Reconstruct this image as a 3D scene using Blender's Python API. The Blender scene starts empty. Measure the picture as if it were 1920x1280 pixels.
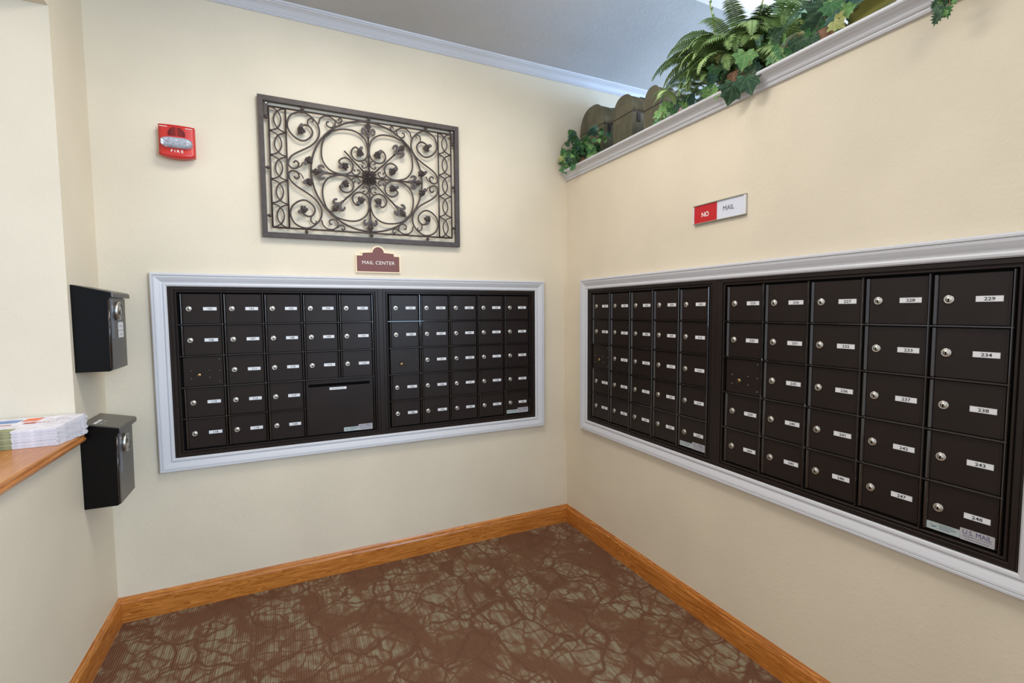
import bpy, bmesh, math, random
from mathutils import Vector, Matrix
S = bpy.context.scene
COL = S.collection
random.seed(7)
R = math.radians
PI = math.pi

# ------------------------------------------------------------------ camera
YAW, PITCH, ROLL = 0.4443, -0.0644, -0.0071
cy_, sy_ = math.cos(YAW), math.sin(YAW)
fw = Vector((sy_*math.cos(PITCH), cy_*math.cos(PITCH), math.sin(PITCH)))
rt = Vector((cy_, -sy_, 0)); up = rt.cross(fw)
rt2 = rt*math.cos(ROLL)+up*math.sin(ROLL); up2 = up*math.cos(ROLL)-rt*math.sin(ROLL)
cam = bpy.data.cameras.new('camera'); camo = bpy.data.objects.new('camera', cam); COL.objects.link(camo)
cam.sensor_width = 36; cam.lens = 893.657*36/1920; cam.clip_start = .02
m3 = Matrix((rt2, up2, -fw)).transposed()
camo.matrix_world = Matrix.Translation((-1.577, -2.5192, 1.3324)) @ m3.to_4x4()
S.camera = camo

# ------------------------------------------------------------------ world, light, exposure
W = bpy.data.worlds.new('world'); S.world = W; W.use_nodes = True
W.node_tree.nodes['Background'].inputs[0].default_value = (.76, .87, 1.0, 1)
W.node_tree.nodes['Background'].inputs[1].default_value = .72
def area(name, loc, size, power, color, rot=(0, 0, 0), sy=None, spread=None):
    l = bpy.data.lights.new(name, 'AREA'); l.energy = power; l.color = color; l.size = size
    if sy: l.shape = 'RECTANGLE'; l.size_y = sy
    if spread: l.spread = spread
    o = bpy.data.objects.new(name, l); COL.objects.link(o); o.location = loc; o.rotation_euler = rot
    return o
WARM = (1, .90, .76)
area('troffer_light', (-1.25, -1.05, 2.725), .6, 12, (1, .97, .92), sy=.6)
area('troffer_light', (-.95, -2.9, 2.725), .6, 8, WARM, sy=.6)
area('passthrough_light', (-3.4, -1.3, 2.5), .5, 4, (1, .83, .70), rot=(0, R(-25), 0))
area('skylight', (1.5, -1.9, 3.28), 1.6, 30, (.86, .92, 1.0), sy=1.6)
LW = area('lobby_window', (.9, -5.2, 2.0), 2.6, 190, (.50, .73, 1.0), sy=1.8)
LW.rotation_euler = (Vector((-2.1, -.1, 1.7))-LW.location).to_track_quat('-Z', 'Y').to_euler()
area('neighbour_window', (2.9, -1.9, 1.3), 1.4, 155, (.36, .60, 1.0), rot=(0, R(90), 0), sy=2.4)
S.view_settings.view_transform = 'Standard'; S.view_settings.look = 'None'
S.view_settings.exposure = 0.58; S.view_settings.gamma = 1; S.view_settings.use_curve_mapping = False

# ------------------------------------------------------------------ helpers
def lin(c):
    return tuple(((v/255)/12.92 if v/255 <= .04045 else ((v/255+.055)/1.055)**2.4) for v in c)+(1,)
def nodes(name):
    m = bpy.data.materials.new(name); m.use_nodes = True
    return m, m.node_tree.nodes, m.node_tree.links, m.node_tree.nodes['Principled BSDF']
def mat(name, c, rough=.5, metal=0, spec=.5, var=0, scale=20, bump=0, bscale=60, coat=0, trans=0):
    m, n, l, b = nodes(name)
    b.inputs['Base Color'].default_value = lin(c); b.inputs['Roughness'].default_value = rough
    b.inputs['Metallic'].default_value = metal; b.inputs['Specular IOR Level'].default_value = spec
    b.inputs['Coat Weight'].default_value = coat; b.inputs['Transmission Weight'].default_value = trans
    tc = n.new('ShaderNodeTexCoord')
    if var:
        t = n.new('ShaderNodeTexNoise'); t.inputs['Scale'].default_value = scale; t.inputs['Detail'].default_value = 4
        l.new(tc.outputs['Object'], t.inputs['Vector'])
        r = n.new('ShaderNodeValToRGB')
        r.color_ramp.elements[0].color = lin([v*(1-var) for v in c]); r.color_ramp.elements[1].color = lin([min(255, v*(1+var)) for v in c])
        r.color_ramp.elements[0].position = .35; r.color_ramp.elements[1].position = .65
        l.new(t.outputs['Fac'], r.inputs[0]); l.new(r.outputs[0], b.inputs['Base Color'])
    if bump:
        t = n.new('ShaderNodeTexNoise'); t.inputs['Scale'].default_value = bscale; t.inputs['Detail'].default_value = 3
        l.new(tc.outputs['Object'], t.inputs['Vector'])
        bp = n.new('ShaderNodeBump'); bp.inputs['Strength'].default_value = bump; bp.inputs['Distance'].default_value = .004
        l.new(t.outputs['Fac'], bp.inputs['Height']); l.new(bp.outputs[0], b.inputs['Normal'])
    return m
def plaster(name, c, amount=.35, scale=28):
    m, n, l, b = nodes(name)
    b.inputs['Roughness'].default_value = .55; b.inputs['Specular IOR Level'].default_value = .3
    tc = n.new('ShaderNodeTexCoord')
    t0 = n.new('ShaderNodeTexNoise'); t0.inputs['Scale'].default_value = 2.2; t0.inputs['Detail'].default_value = 3
    l.new(tc.outputs['Object'], t0.inputs['Vector'])
    r = n.new('ShaderNodeValToRGB'); r.color_ramp.elements[0].position = .3; r.color_ramp.elements[1].position = .7
    r.color_ramp.elements[0].color = lin([v*.975 for v in c]); r.color_ramp.elements[1].color = lin([min(255, v*1.02) for v in c])
    l.new(t0.outputs['Fac'], r.inputs[0]); l.new(r.outputs[0], b.inputs['Base Color'])
    # knock-down texture: flattened blobs, denser in patches
    t = n.new('ShaderNodeTexNoise'); t.inputs['Scale'].default_value = scale; t.inputs['Detail'].default_value = 2.5; t.inputs['Distortion'].default_value = .8
    l.new(tc.outputs['Object'], t.inputs['Vector'])
    mr = n.new('ShaderNodeMapRange'); mr.interpolation_type = 'SMOOTHSTEP'; mr.inputs[1].default_value = .47; mr.inputs[2].default_value = .60
    l.new(t.outputs['Fac'], mr.inputs[0])
    t2 = n.new('ShaderNodeTexNoise'); t2.inputs['Scale'].default_value = scale*4; t2.inputs['Detail'].default_value = 2
    l.new(tc.outputs['Object'], t2.inputs['Vector'])
    ad = n.new('ShaderNodeMath'); ad.operation = 'MULTIPLY_ADD'; ad.inputs[1].default_value = .35
    l.new(t2.outputs['Fac'], ad.inputs[0]); l.new(mr.outputs[0], ad.inputs[2])
    bp = n.new('ShaderNodeBump'); bp.inputs['Strength'].default_value = amount; bp.inputs['Distance'].default_value = .0016
    l.new(ad.outputs[0], bp.inputs['Height']); l.new(bp.outputs[0], b.inputs['Normal'])
    return m
def oak(name, axis, c1=(156, 84, 22), c2=(226, 148, 70)):
    m, n, l, b = nodes(name)
    b.inputs['Roughness'].default_value = .32; b.inputs['Coat Weight'].default_value = .15
    tc = n.new('ShaderNodeTexCoord'); mp = n.new('ShaderNodeMapping')
    sc = [22, 22, 22]; sc[axis] = 1.5
    mp.inputs['Scale'].default_value = sc; l.new(tc.outputs['Object'], mp.inputs[0])
    t = n.new('ShaderNodeTexNoise'); t.inputs['Scale'].default_value = 1.6; t.inputs['Detail'].default_value = 6; t.inputs['Distortion'].default_value = 1.0
    l.new(mp.outputs[0], t.inputs['Vector'])
    sc2 = [150, 150, 150]; sc2[axis] = 5
    mp2 = n.new('ShaderNodeMapping'); mp2.inputs['Scale'].default_value = sc2; l.new(tc.outputs['Object'], mp2.inputs[0])
    t2 = n.new('ShaderNodeTexNoise'); t2.inputs['Scale'].default_value = 1; t2.inputs['Detail'].default_value = 3; l.new(mp2.outputs[0], t2.inputs['Vector'])
    w = n.new('ShaderNodeMath'); w.operation = 'MULTIPLY'; w.inputs[1].default_value = 9; l.new(t.outputs['Fac'], w.inputs[0])
    fr = n.new('ShaderNodeMath'); fr.operation = 'FRACT'; l.new(w.outputs[0], fr.inputs[0])
    mx = n.new('ShaderNodeMath'); mx.operation = 'MULTIPLY_ADD'; mx.inputs[1].default_value = .45; l.new(fr.outputs[0], mx.inputs[0])
    mu = n.new('ShaderNodeMath'); mu.operation = 'MULTIPLY'; mu.inputs[1].default_value = .7; l.new(t2.outputs['Fac'], mu.inputs[0]); l.new(mu.outputs[0], mx.inputs[2])
    r = n.new('ShaderNodeValToRGB'); r.color_ramp.elements[0].position = .2; r.color_ramp.elements[1].position = .85
    r.color_ramp.elements[0].color = lin(c2); r.color_ramp.elements[1].color = lin(c1)
    l.new(mx.outputs[0], r.inputs[0]); l.new(r.outputs[0], b.inputs['Base Color'])
    bp = n.new('ShaderNodeBump'); bp.inputs['Strength'].default_value = .12; bp.inputs['Distance'].default_value = .001
    l.new(t2.outputs['Fac'], bp.inputs['Height']); l.new(bp.outputs[0], b.inputs['Normal'])
    return m
def carpet_mat():
    m, n, l, b = nodes('carpet')
    b.inputs['Roughness'].default_value = .95; b.inputs['Specular IOR Level'].default_value = .1
    tc = n.new('ShaderNodeTexCoord'); O = tc.outputs['Object']
    def noise(scale, det, vec=O, dist=0):
        t = n.new('ShaderNodeTexNoise'); t.inputs['Scale'].default_value = scale; t.inputs['Detail'].default_value = det; t.inputs['Distortion'].default_value = dist
        l.new(vec, t.inputs['Vector']); return t
    def math_(op, a, b_=None, c=None):
        q = n.new('ShaderNodeMath'); q.operation = op
        for i, v in enumerate((a, b_, c)):
            if v is None: continue
            if isinstance(v, (int, float)): q.inputs[i].default_value = v
            else: l.new(v, q.inputs[i])
        return q.outputs[0]
    def ramp(v, lo, hi):
        q = n.new('ShaderNodeMapRange'); q.interpolation_type = 'SMOOTHSTEP'
        q.inputs[1].default_value = lo; q.inputs[2].default_value = hi; l.new(v, q.inputs[0]); return q.outputs[0]
    def mapping(sc):
        q = n.new('ShaderNodeMapping'); q.inputs['Scale'].default_value = sc; l.new(O, q.inputs[0]); return q.outputs[0]
    # warped position for the crack network
    wn = noise(5, 3); sub = n.new('ShaderNodeVectorMath'); sub.operation = 'MULTIPLY_ADD'
    sub.inputs[1].default_value = (.16, .16, 0); l.new(wn.outputs['Color'], sub.inputs[0]); l.new(O, sub.inputs[2])
    wn2 = noise(22, 2); sub2 = n.new('ShaderNodeVectorMath'); sub2.operation = 'MULTIPLY_ADD'
    sub2.inputs[1].default_value = (.03, .03, 0); l.new(wn2.outputs['Color'], sub2.inputs[0]); l.new(sub.outputs[0], sub2.inputs[2])
    def cracks(scale, w0, w1):
        v = n.new('ShaderNodeTexVoronoi'); v.feature = 'DISTANCE_TO_EDGE'; v.inputs['Scale'].default_value = scale
        l.new(sub2.outputs[0], v.inputs['Vector']); return ramp(v.outputs['Distance'], w0, w1)
    c1 = cracks(5.5, .008, .05); c2 = cracks(13.5, .0, .11)
    blotch = ramp(noise(4.2, 4, dist=.8).outputs['Fac'], .40, .57)          # where the sage shows
    fine = ramp(noise(26, 4).outputs['Fac'], .30, .58)
    streak = ramp(noise(1, 2.5, mapping((75, 5, 1))).outputs['Fac'], .38, .62)
    inner = math_('MULTIPLY', c2, math_('MULTIPLY_ADD', streak, .60, .40))
    f = math_('MULTIPLY', math_('MULTIPLY', c1, inner), math_('MULTIPLY_ADD', fine, .65, .45))
    f = math_('MULTIPLY', f, math_('MULTIPLY_ADD', blotch, 1.0, .06))
    # ribs running away from the camera
    sx = n.new('ShaderNodeSeparateXYZ'); l.new(O, sx.inputs[0])
    rib = math_('SINE', math_('MULTIPLY', sx.outputs[0], 2*PI/.0085))
    f2 = math_('MULTIPLY_ADD', rib, .10, f)
    cl = n.new('ShaderNodeClamp'); l.new(f2, cl.inputs[0])
    r = n.new('ShaderNodeValToRGB'); r.color_ramp.elements[0].color = lin((114, 78, 58)); r.color_ramp.elements[1].color = lin((146, 133, 108))
    e = r.color_ramp.elements.new(.45); e.color = lin((128, 102, 80)); r.color_ramp.elements[1].position = .45
    l.new(cl.outputs[0], r.inputs[0])
    dk = math_('MULTIPLY_ADD', math_('MULTIPLY', c1, 1), .10, .90)
    dk2 = math_('MULTIPLY_ADD', rib, .07, dk)
    mx = n.new('ShaderNodeMix'); mx.data_type = 'RGBA'; mx.blend_type = 'MULTIPLY'; mx.inputs[0].default_value = 1
    l.new(r.outputs[0], mx.inputs[6]); l.new(dk2, mx.inputs[7]); l.new(mx.outputs[2], b.inputs['Base Color'])
    bp = n.new('ShaderNodeBump'); bp.inputs['Strength'].default_value = .5; bp.inputs['Distance'].default_value = .002
    l.new(rib, bp.inputs['Height']); l.new(bp.outputs[0], b.inputs['Normal'])
    return m
def leafmat(name, dark, light, rough=.45, lobed=True):
    """leaf colour: the blade, paler along its veins, a little uneven; leaf space = object space (x across, y to the tip)"""
    m, n, l, b = nodes(name)
    b.inputs['Roughness'].default_value = rough; b.inputs['Specular IOR Level'].default_value = .35
    tc = n.new('ShaderNodeTexCoord'); sx = n.new('ShaderNodeSeparateXYZ'); l.new(tc.outputs['Object'], sx.inputs[0])
    def mth(op, a, b_=None):
        q = n.new('ShaderNodeMath'); q.operation = op
        for i_, v in enumerate((a, b_)):
            if v is None: continue
            if isinstance(v, (int, float)): q.inputs[i_].default_value = v
            else: l.new(v, q.inputs[i_])
        return q.outputs[0]
    X = mth('ABSOLUTE', sx.outputs[0]); Y = sx.outputs[1]
    d = X
    if lobed:
        for px, py in ((.78, .26), (.50, .68), (.42, -.16)):
            L_ = math.hypot(px, py)
            e = mth('ABSOLUTE', mth('SUBTRACT', mth('MULTIPLY', X, py/L_), mth('MULTIPLY', Y, px/L_)))
            if py < 0: e = mth('ADD', e, mth('MAXIMUM', mth('MULTIPLY', Y, 4), 0))
            d = mth('MINIMUM', d, e)
    mr = n.new('ShaderNodeMapRange'); mr.interpolation_type = 'SMOOTHSTEP'
    mr.inputs[1].default_value = .055; mr.inputs[2].default_value = .0; l.new(d, mr.inputs[0])
    t = n.new('ShaderNodeTexNoise'); t.inputs['Scale'].default_value = 4; t.inputs['Detail'].default_value = 3
    l.new(tc.outputs['Object'], t.inputs['Vector'])
    f = mth('ADD', mth('MULTIPLY', mr.outputs[0], .24), mth('MULTIPLY', t.outputs['Fac'], .5))
    r = n.new('ShaderNodeValToRGB'); r.color_ramp.elements[0].position = .12; r.color_ramp.elements[1].position = .95
    r.color_ramp.elements[0].color = lin(dark); r.color_ramp.elements[1].color = lin(light)
    l.new(f, r.inputs[0]); l.new(r.outputs[0], b.inputs['Base Color'])
    return m

class MB:
    def __init__(s): s.v = []; s.f = []; s.m = []; s.sm = []; s.vein = []
    def add(s, vs, fs, mi=0, smooth=False):
        o = len(s.v); s.v += [tuple(v) for v in vs]
        for f in fs: s.f.append([i+o for i in f]); s.m.append(mi); s.sm.append(smooth)
        return s
    def box(s, a, b, mi=0):
        x0, y0, z0 = a; x1, y1, z1 = b
        return s.add([(x0, y0, z0), (x1, y0, z0), (x1, y1, z0), (x0, y1, z0), (x0, y0, z1), (x1, y0, z1), (x1, y1, z1), (x0, y1, z1)],
                     [(0, 3, 2, 1), (4, 5, 6, 7), (0, 1, 5, 4), (1, 2, 6, 5), (2, 3, 7, 6), (3, 0, 4, 7)], mi)
    def prism(s, poly, h0, h1, ax='y', mi=0, smooth=False):
        """poly (a, b) in the plane across ax, extruded from h0 to h1"""
        P = {'y': lambda a, b, h: (a, h, b), 'x': lambda a, b, h: (h, a, b), 'z': lambda a, b, h: (a, b, h)}[ax]
        n = len(poly)
        vs = [P(a, b, h0) for a, b in poly]+[P(a, b, h1) for a, b in poly]
        s.add(vs, [list(range(n)), list(range(n, 2*n))[::-1]], mi)
        s.add(vs, [(i, i+n, (i+1) % n+n, (i+1) % n) for i in range(n)], mi, smooth)
        return s
    def tube(s, pts, r, n=7, mi=0, closed=False, taper=None):
        pts = [Vector(p) for p in pts]; N = len(pts); rings = []
        nrm = None
        for i, p in enumerate(pts):
            if closed: t = pts[(i+1) % N]-pts[i-1]
            else: t = pts[min(i+1, N-1)]-pts[max(i-1, 0)]
            t.normalize()
            if nrm is None:
                nrm = t.orthogonal().normalized()
                if abs(t.y) < .5: nrm = (Vector((0, 1, 0))-t*t.y).normalized()
            nrm = (nrm-t*nrm.dot(t)).normalized(); bn = t.cross(nrm)
            rr = r*(taper(i/(N-1)) if taper else 1)
            rings.append([p+(nrm*math.cos(2*PI*k/n)+bn*math.sin(2*PI*k/n))*rr for k in range(n)])
        vs = [v for q in rings for v in q]; fs = []
        for i in range(N if closed else N-1):
            j = (i+1) % N
            for k in range(n): fs.append((i*n+k, i*n+(k+1) % n, j*n+(k+1) % n, j*n+k))
        s.add(vs, fs, mi, True)
        if not closed: s.add(rings[0]+rings[-1], [list(range(n))[::-1], list(range(n, 2*n))], mi)
        return s
    def lathe(s, prof, c=(0, 0, 0), ax='y', n=20, mi=0, smooth=True):
        """prof (radius, height) about ax through c; height runs towards -y for 'y'"""
        vs = []; fs = []
        for r, h in prof:
            for k in range(n):
                a = 2*PI*k/n; p, q = r*math.cos(a), r*math.sin(a)
                vs.append({'y': (c[0]+p, c[1]-h, c[2]+q), 'x': (c[0]+h, c[1]+p, c[2]+q), 'z': (c[0]+p, c[1]+q, c[2]+h)}[ax])
        for i in range(len(prof)-1):
            for k in range(n): fs.append((i*n+k, i*n+(k+1) % n, (i+1)*n+(k+1) % n, (i+1)*n+k))
        s.add(vs, fs, mi, smooth)
        s.add(vs[-n:], [list(range(n))], mi); s.add(vs[:n], [list(range(n))[::-1]], mi)
        return s
    def ring(s, rect, prof, caps=(9, 9, 9, 9), mi=0):
        """mitred picture-frame moulding round rect (u0,u1,w0,w1); prof = (outward distance, height towards -y); caps limit the distance left,right,bottom,top"""
        u0, u1, w0, w1 = rect; L = len(prof); vs = []
        for d, h in prof:
            l_, r_, b_, t_ = [min(d, c) for c in caps]
            vs += [(u0-l_, -h, w0-b_), (u1+r_, -h, w0-b_), (u1+r_, -h, w1+t_), (u0-l_, -h, w1+t_)]
        fs = [(i*4+k, (i+1)*4+k, (i+1)*4+(k+1) % 4, i*4+(k+1) % 4) for i in range(L-1) for k in range(4)]
        return s.add(vs, fs, mi)
    def text(s, body, size, xs=1, c=(0, 0), y=0, mi=0, bold=0):
        vs, fs, w = text2d(body, size, xs, bold)
        return s.add([(a+c[0], y, b+c[1]) for a, b in vs], fs, mi)
    def mesh(s, name, mats):
        me = bpy.data.meshes.new(name); me.from_pydata(s.v, [], s.f)
        for m in (mats if isinstance(mats, (list, tuple)) else [mats]): me.materials.append(m)
        for p, mi, sm in zip(me.polygons, s.m, s.sm): p.material_index = mi; p.use_smooth = sm
        if s.vein:
            a = me.attributes.new('vein', 'FLOAT', 'POINT'); a.data.foreach_set('value', s.vein)
        me.update()
        return me
    def build(s, name, mats, parent=None, loc=(0, 0, 0), rot=(0, 0, 0), fix=True, **kw):
        me = s.mesh(name, mats)
        if fix:
            bm = bmesh.new(); bm.from_mesh(me); bmesh.ops.remove_doubles(bm, verts=bm.verts, dist=1e-6)
            bmesh.ops.recalc_face_normals(bm, faces=bm.faces); bm.to_mesh(me); bm.free()
        return link(name, me, parent, loc, rot, **kw)
def link(name, me, parent=None, loc=(0, 0, 0), rot=(0, 0, 0), label=None, cat=None, group=None, kind=None, scale=None):
    o = bpy.data.objects.new(name, me); COL.objects.link(o); o.parent = parent
    o.location = loc; o.rotation_euler = rot
    if scale is not None: o.scale = scale if hasattr(scale, '__len__') else (scale,)*3
    return tag(o, label, cat, group, kind)
def tag(o, label=None, cat=None, group=None, kind=None):
    if label: o['label'] = label
    if cat: o['category'] = cat
    if group: o['group'] = group
    if kind: o['kind'] = kind
    return o
def thing(name, label, cat, loc=(0, 0, 0), rot=(0, 0, 0), group=None):
    return link(name, None, None, loc, rot, label, cat, group)
_tc = {}
def text2d(body, size, xs=1, bold=0):
    k = (body, size, xs, bold)
    if k not in _tc:
        cu = bpy.data.curves.new('t', 'FONT'); cu.body = body; cu.size = size; cu.align_x = 'CENTER'; cu.align_y = 'CENTER'; cu.resolution_u = 3
        cu.offset = bold
        if body == 'FIRE': cu.space_character = 1.45
        if body[:4] == 'MAIL' and len(body) > 4: cu.space_character = 1.08
        ob = bpy.data.objects.new('t', cu); me = bpy.data.meshes.new_from_object(ob)
        vs = [(v.co.x*xs, v.co.y) for v in me.vertices]
        cx = (max(v[0] for v in vs)+min(v[0] for v in vs))/2; cz = (max(v[1] for v in vs)+min(v[1] for v in vs))/2
        _tc[k] = ([(a-cx, b-cz) for a, b in vs], [tuple(p.vertices) for p in me.polygons], 0)
        bpy.data.objects.remove(ob); bpy.data.curves.remove(cu); bpy.data.meshes.remove(me)
    return _tc[k]
def spline(pts, k=6, closed=False):
    """Catmull-Rom through 2-D or 3-D points"""
    P = [Vector(p) for p in pts]; N = len(P); out = []
    rng = range(N) if closed else range(N-1)
    for i in rng:
        a = P[(i-1) % N] if closed or i > 0 else P[0]*2-P[1]
        b, c = P[i], P[(i+1) % N]
        d = P[(i+2) % N] if closed or i+2 < N else P[-1]*2-P[-2]
        for j in range(k):
            t = j/k
            out.append(.5*((2*b)+(c-a)*t+(2*a-5*b+4*c-d)*t*t+(3*b-a-3*c+d)*t**3))
    if not closed: out.append(P[-1])
    return out

# ------------------------------------------------------------------ materials
WALL = (225, 211, 187)
m_wall = plaster('wall_paint', WALL, .12, 58)
m_ceil = plaster('ceiling_paint', (188, 186, 184), .3, 40)
m_trim = mat('white_trim_paint', (208, 206, 208), .38)
m_oakx, m_oaky = oak('oak_along_x', 0), oak('oak_along_y', 1)
m_counter = oak('counter_oak', 1, (176, 104, 46), (214, 146, 80))
m_carpet = carpet_mat()
m_bronze = mat('dark_bronze_metal', (41, 32, 28), .36, .15, .22, var=.05, scale=6)
m_edge = mat('bronze_edge_gloss', (52, 44, 40), .16, .5, .7, coat=.6)
m_recess = mat('black_recess', (5, 4, 4), .8, spec=.15)
m_silver = mat('nickel', (205, 200, 190), .34, 1)
m_brass = mat('worn_brass', (190, 160, 110), .35, 1)
m_key = mat('keyhole_black', (3, 3, 3), .8, spec=.1)
m_plate = mat('plate_white', (228, 226, 226), .45)
m_ink = mat('print_black', (40, 40, 42), .6)
m_stick = mat('sticker_silver', (178, 174, 176), .4)
m_stickg = mat('sticker_pale_green', (176, 186, 182), .4)
m_blue = mat('print_navy', (62, 66, 110), .6)
m_iron = mat('brown_wrought_iron', (72, 62, 58), .5, .3, var=.08, scale=30)
m_red = mat('alarm_red', (205, 52, 44), .35)
m_darkred = mat('alarm_slot', (95, 14, 16), .6)
m_signred = mat('sign_red', (196, 30, 38), .35)
m_whitep = mat('print_white', (240, 232, 225), .5)
m_maroon = mat('sign_maroon', (116, 62, 52), .5)
m_cream = mat('sign_cream_edge', (250, 226, 186), .5)
m_lens = mat('strobe_clear', (225, 228, 235), .06, 0, .8, trans=.75)
m_chrome = mat('strobe_chrome', (232, 233, 240), .18, .7)
m_black = mat('gloss_black', (13, 11, 11), .25, 0, .16)
m_taupe = mat('taupe_metal', (104, 98, 92), .36, .45)
m_leather = mat('olive_leather', (96, 90, 68), .5, var=.12, scale=14, bump=.15, bscale=90)
m_leatherd = mat('brown_leather_trim', (44, 32, 24), .5)
m_page = mat('paper_white', (228, 222, 226), .6, var=.05, scale=40)
m_olivep = mat('cover_olive', (146, 146, 98), .5, var=.14, scale=30)
m_pblue = mat('print_blue', (96, 120, 158), .5, var=.25, scale=30)
m_porange = mat('print_orange', (232, 122, 82), .5, var=.15, scale=40)
m_pred = mat('print_red', (178, 78, 66), .5)
m_basket = mat('wicker_brown', (138, 98, 70), .7, var=.2, scale=60)
m_stem = mat('vine_stem', (126, 106, 66), .6)
m_fernstem = mat('fern_rachis', (110, 130, 70), .6)
L_dark = leafmat('ivy_dark', (24, 54, 34), (108, 142, 98))
L_mid = leafmat('ivy_mid', (46, 98, 52), (132, 172, 112))
L_light = leafmat('ivy_light', (92, 142, 76), (176, 200, 128))
L_yel = leafmat('ivy_yellow', (146, 150, 84), (212, 210, 140))
L_blue = leafmat('ivy_bluegreen', (42, 78, 64), (110, 144, 124))
L_olive = leafmat('magnolia_olive', (84, 84, 34), (150, 144, 70), .35, False)
F_dark = mat('fern_dark', (112, 136, 78), .6, var=.25, scale=9)
F_mid = mat('fern_mid', (146, 170, 106), .6, var=.2, scale=9)
F_light = mat('fern_light', (148, 166, 92), .6, var=.15, scale=9)
F_tan = mat('fern_tan', (172, 164, 118), .6, var=.15, scale=9)

# ------------------------------------------------------------------ setting
PU, PZ = .1651, .1397
GW, GH = 5*PU, 5*PZ
XL = -2.265; CEIL = 2.737; LEDGE = 2.150
UNITS_B = (-1.9974, -1.0915); ZB = 1.4205           # grid left edges on the back wall, grid top
UNITS_R = (-.2723, -1.1800); ZR = 1.4234            # on the right wall (y)
hole = lambda u0, u1, zt: (u0-.036, u1+GW+.036, zt-GH-.030, zt+.028)
def wall_holed(mb, u0, u1, z0, z1, h, t, ax):
    """wall slab in the plane ax=0 with one rectangular recess cut through to depth t"""
    a, b, c, d = h
    for (p, q, r_, s_) in ((u0, a, z0, z1), (b, u1, z0, z1), (a, b, z0, c), (a, b, d, z1)):
        if ax == 'y': mb.box((p, 0, r_), (q, t, s_))
        else: mb.box((0, p, r_), (t, q, s_))
floor = MB().box((-3.6, -6, -.05), (3.0, 0, 0)).build('floor', m_carpet, kind='structure')
mb = MB(); h = hole(UNITS_B[0], UNITS_B[1], ZB)
wall_holed(mb, XL, 3.0, 0, CEIL, h, .15, 'y'); mb.build('wall_back', m_wall, kind='structure')
mb = MB(); hy = hole(0, 0, ZR)
wall_holed(mb, -3.3, 0, 0, LEDGE-.02, (UNITS_R[1]-GW-.036, UNITS_R[0]+.036, hy[2], hy[3]), .15, 'x')
mb.build('wall_right', m_wall, kind='structure')
# thick planter shelf on top of the right wall
MB().box((.15, -3.3, 1.9), (.45, 0, LEDGE-.02)).box((0, -3.3, LEDGE-.02), (.45, 0, LEDGE)).build('trim_3', m_trim, kind='structure')
JY = -.323
MB().box((XL-.40, JY, 0), (XL, .15, CEIL)).box((XL-.40, -6, 2.376), (XL, JY, CEIL)).box((XL-.16, -6, 0), (XL, JY, .873)).build('wall_left', m_wall, kind='structure')
MB().box((-3.6, -6, CEIL), (.05, .15, CEIL+.05)).box((.05, -.838, CEIL), (3.0, .15, CEIL+.05)).build('ceiling', m_ceil, kind='structure')
# light well over the neighbouring space
mb = MB().box((.05, -.838, CEIL+.05), (3.0, -.80, 2.872)).box((.01, -6, CEIL+.05), (.05, -.80, 2.872))
mb.build('trim_5', m_trim, kind='structure')
MB().box((3.0, -6, 0), (3.1, .15, CEIL+.14)).build('wall_far', m_wall, kind='structure')

MB().box((.0, -3.4, 0), (3.1, -3.3, CEIL+.14)).build('wall_light_block', m_wall, kind='structure')  # unseen wall added to keep lobby window light out of the neighbouring space
def sweep(prof, x0, x1, place, name, m, **kw):
    """straight moulding, prof=(out, z)"""
    mb = MB(); n = len(prof)
    vs = [place(x0, a, b) for a, b in prof]+[place(x1, a, b) for a, b in prof]
    mb.add(vs, [(i, i+1, i+1+n, i+n) for i in range(n-1)]+[(n-1, 0, n, 2*n-1)]+[list(range(n))[::-1], list(range(n, 2*n))])
    return mb.build(name, m, **kw)
onback = lambda t, o, z: (t, -o, z)
onright = lambda t, o, z: (-o, t, z)
onleft = lambda t, o, z: (XL+o, t, z)
base = [(0, .0), (.014, .0), (.014, .084), (.012, .090), (.009, .094), (.009, .099), (.005, .104), (.003, .109), (0, .109)]
sweep(base, XL, 0, onback, 'baseboard_back', m_oakx, kind='structure')
sweep(base, -3.3, 0, onright, 'baseboard_right', m_oaky, kind='structure')
sweep(base, -6, 0, onleft, 'baseboard_left', m_oaky, kind='structure')
crown = [(0, 2.687), (.006, 2.687), (.006, 2.6915), (.0095, 2.693), (.010, 2.698), (.013, 2.700), (.017, 2.706), (.024, 2.715), (.034, 2.722), (.041, 2.7245), (.042, 2.729), (.047, 2.730), (.050, 2.737), (0, 2.737)]
sweep(crown, XL, 3.0, onback, 'trim_4', m_trim, kind='structure')
sweep(crown, -6, 0, onleft, 'trim_6', m_trim, kind='structure')
lz = 2.113
ledge = [(0, lz), (.010, lz), (.013, lz+.006), (.013, lz+.011), (.017, lz+.012), (.020, lz+.016), (.022, lz+.022), (.030, lz+.030), (.040, lz+.034), (.042, lz+.037), (.048, lz+.038), (.051, lz+.042), (.051, lz+.049), (0, lz+.049)]
sweep(ledge, -3.3, 0, onright, 'trim_7', m_trim, kind='structure')
# white moulding round each bank
prof = [(.036, .0), (.036, .010), (.040, .0145), (.046, .0155), (.0500, .0140), (.0515, .011), (.056, .0125), (.064, .017), (.074, .0215), (.080, .0225), (.0825, .020), (.0845, .0245), (.090, .0245), (.0945, .020), (.0945, 0)]
caps = (1, 1, 1, 1)
def bank_trim(name, u0, u1, zt, loc, rot):
    mb = MB(); mb.ring((u0, u1, zt-GH+.0065, zt-.0085), prof); return mb.build(name, m_trim, None, loc, rot, kind='structure')
bank_trim('trim_1', UNITS_B[0], UNITS_B[1]+GW, ZB, (0, 0, 0), (0, 0, 0))
bank_trim('trim_2', -UNITS_R[0], -UNITS_R[1]+GW, ZR, (0, 0, 0), (0, 0, -PI/2))
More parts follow.
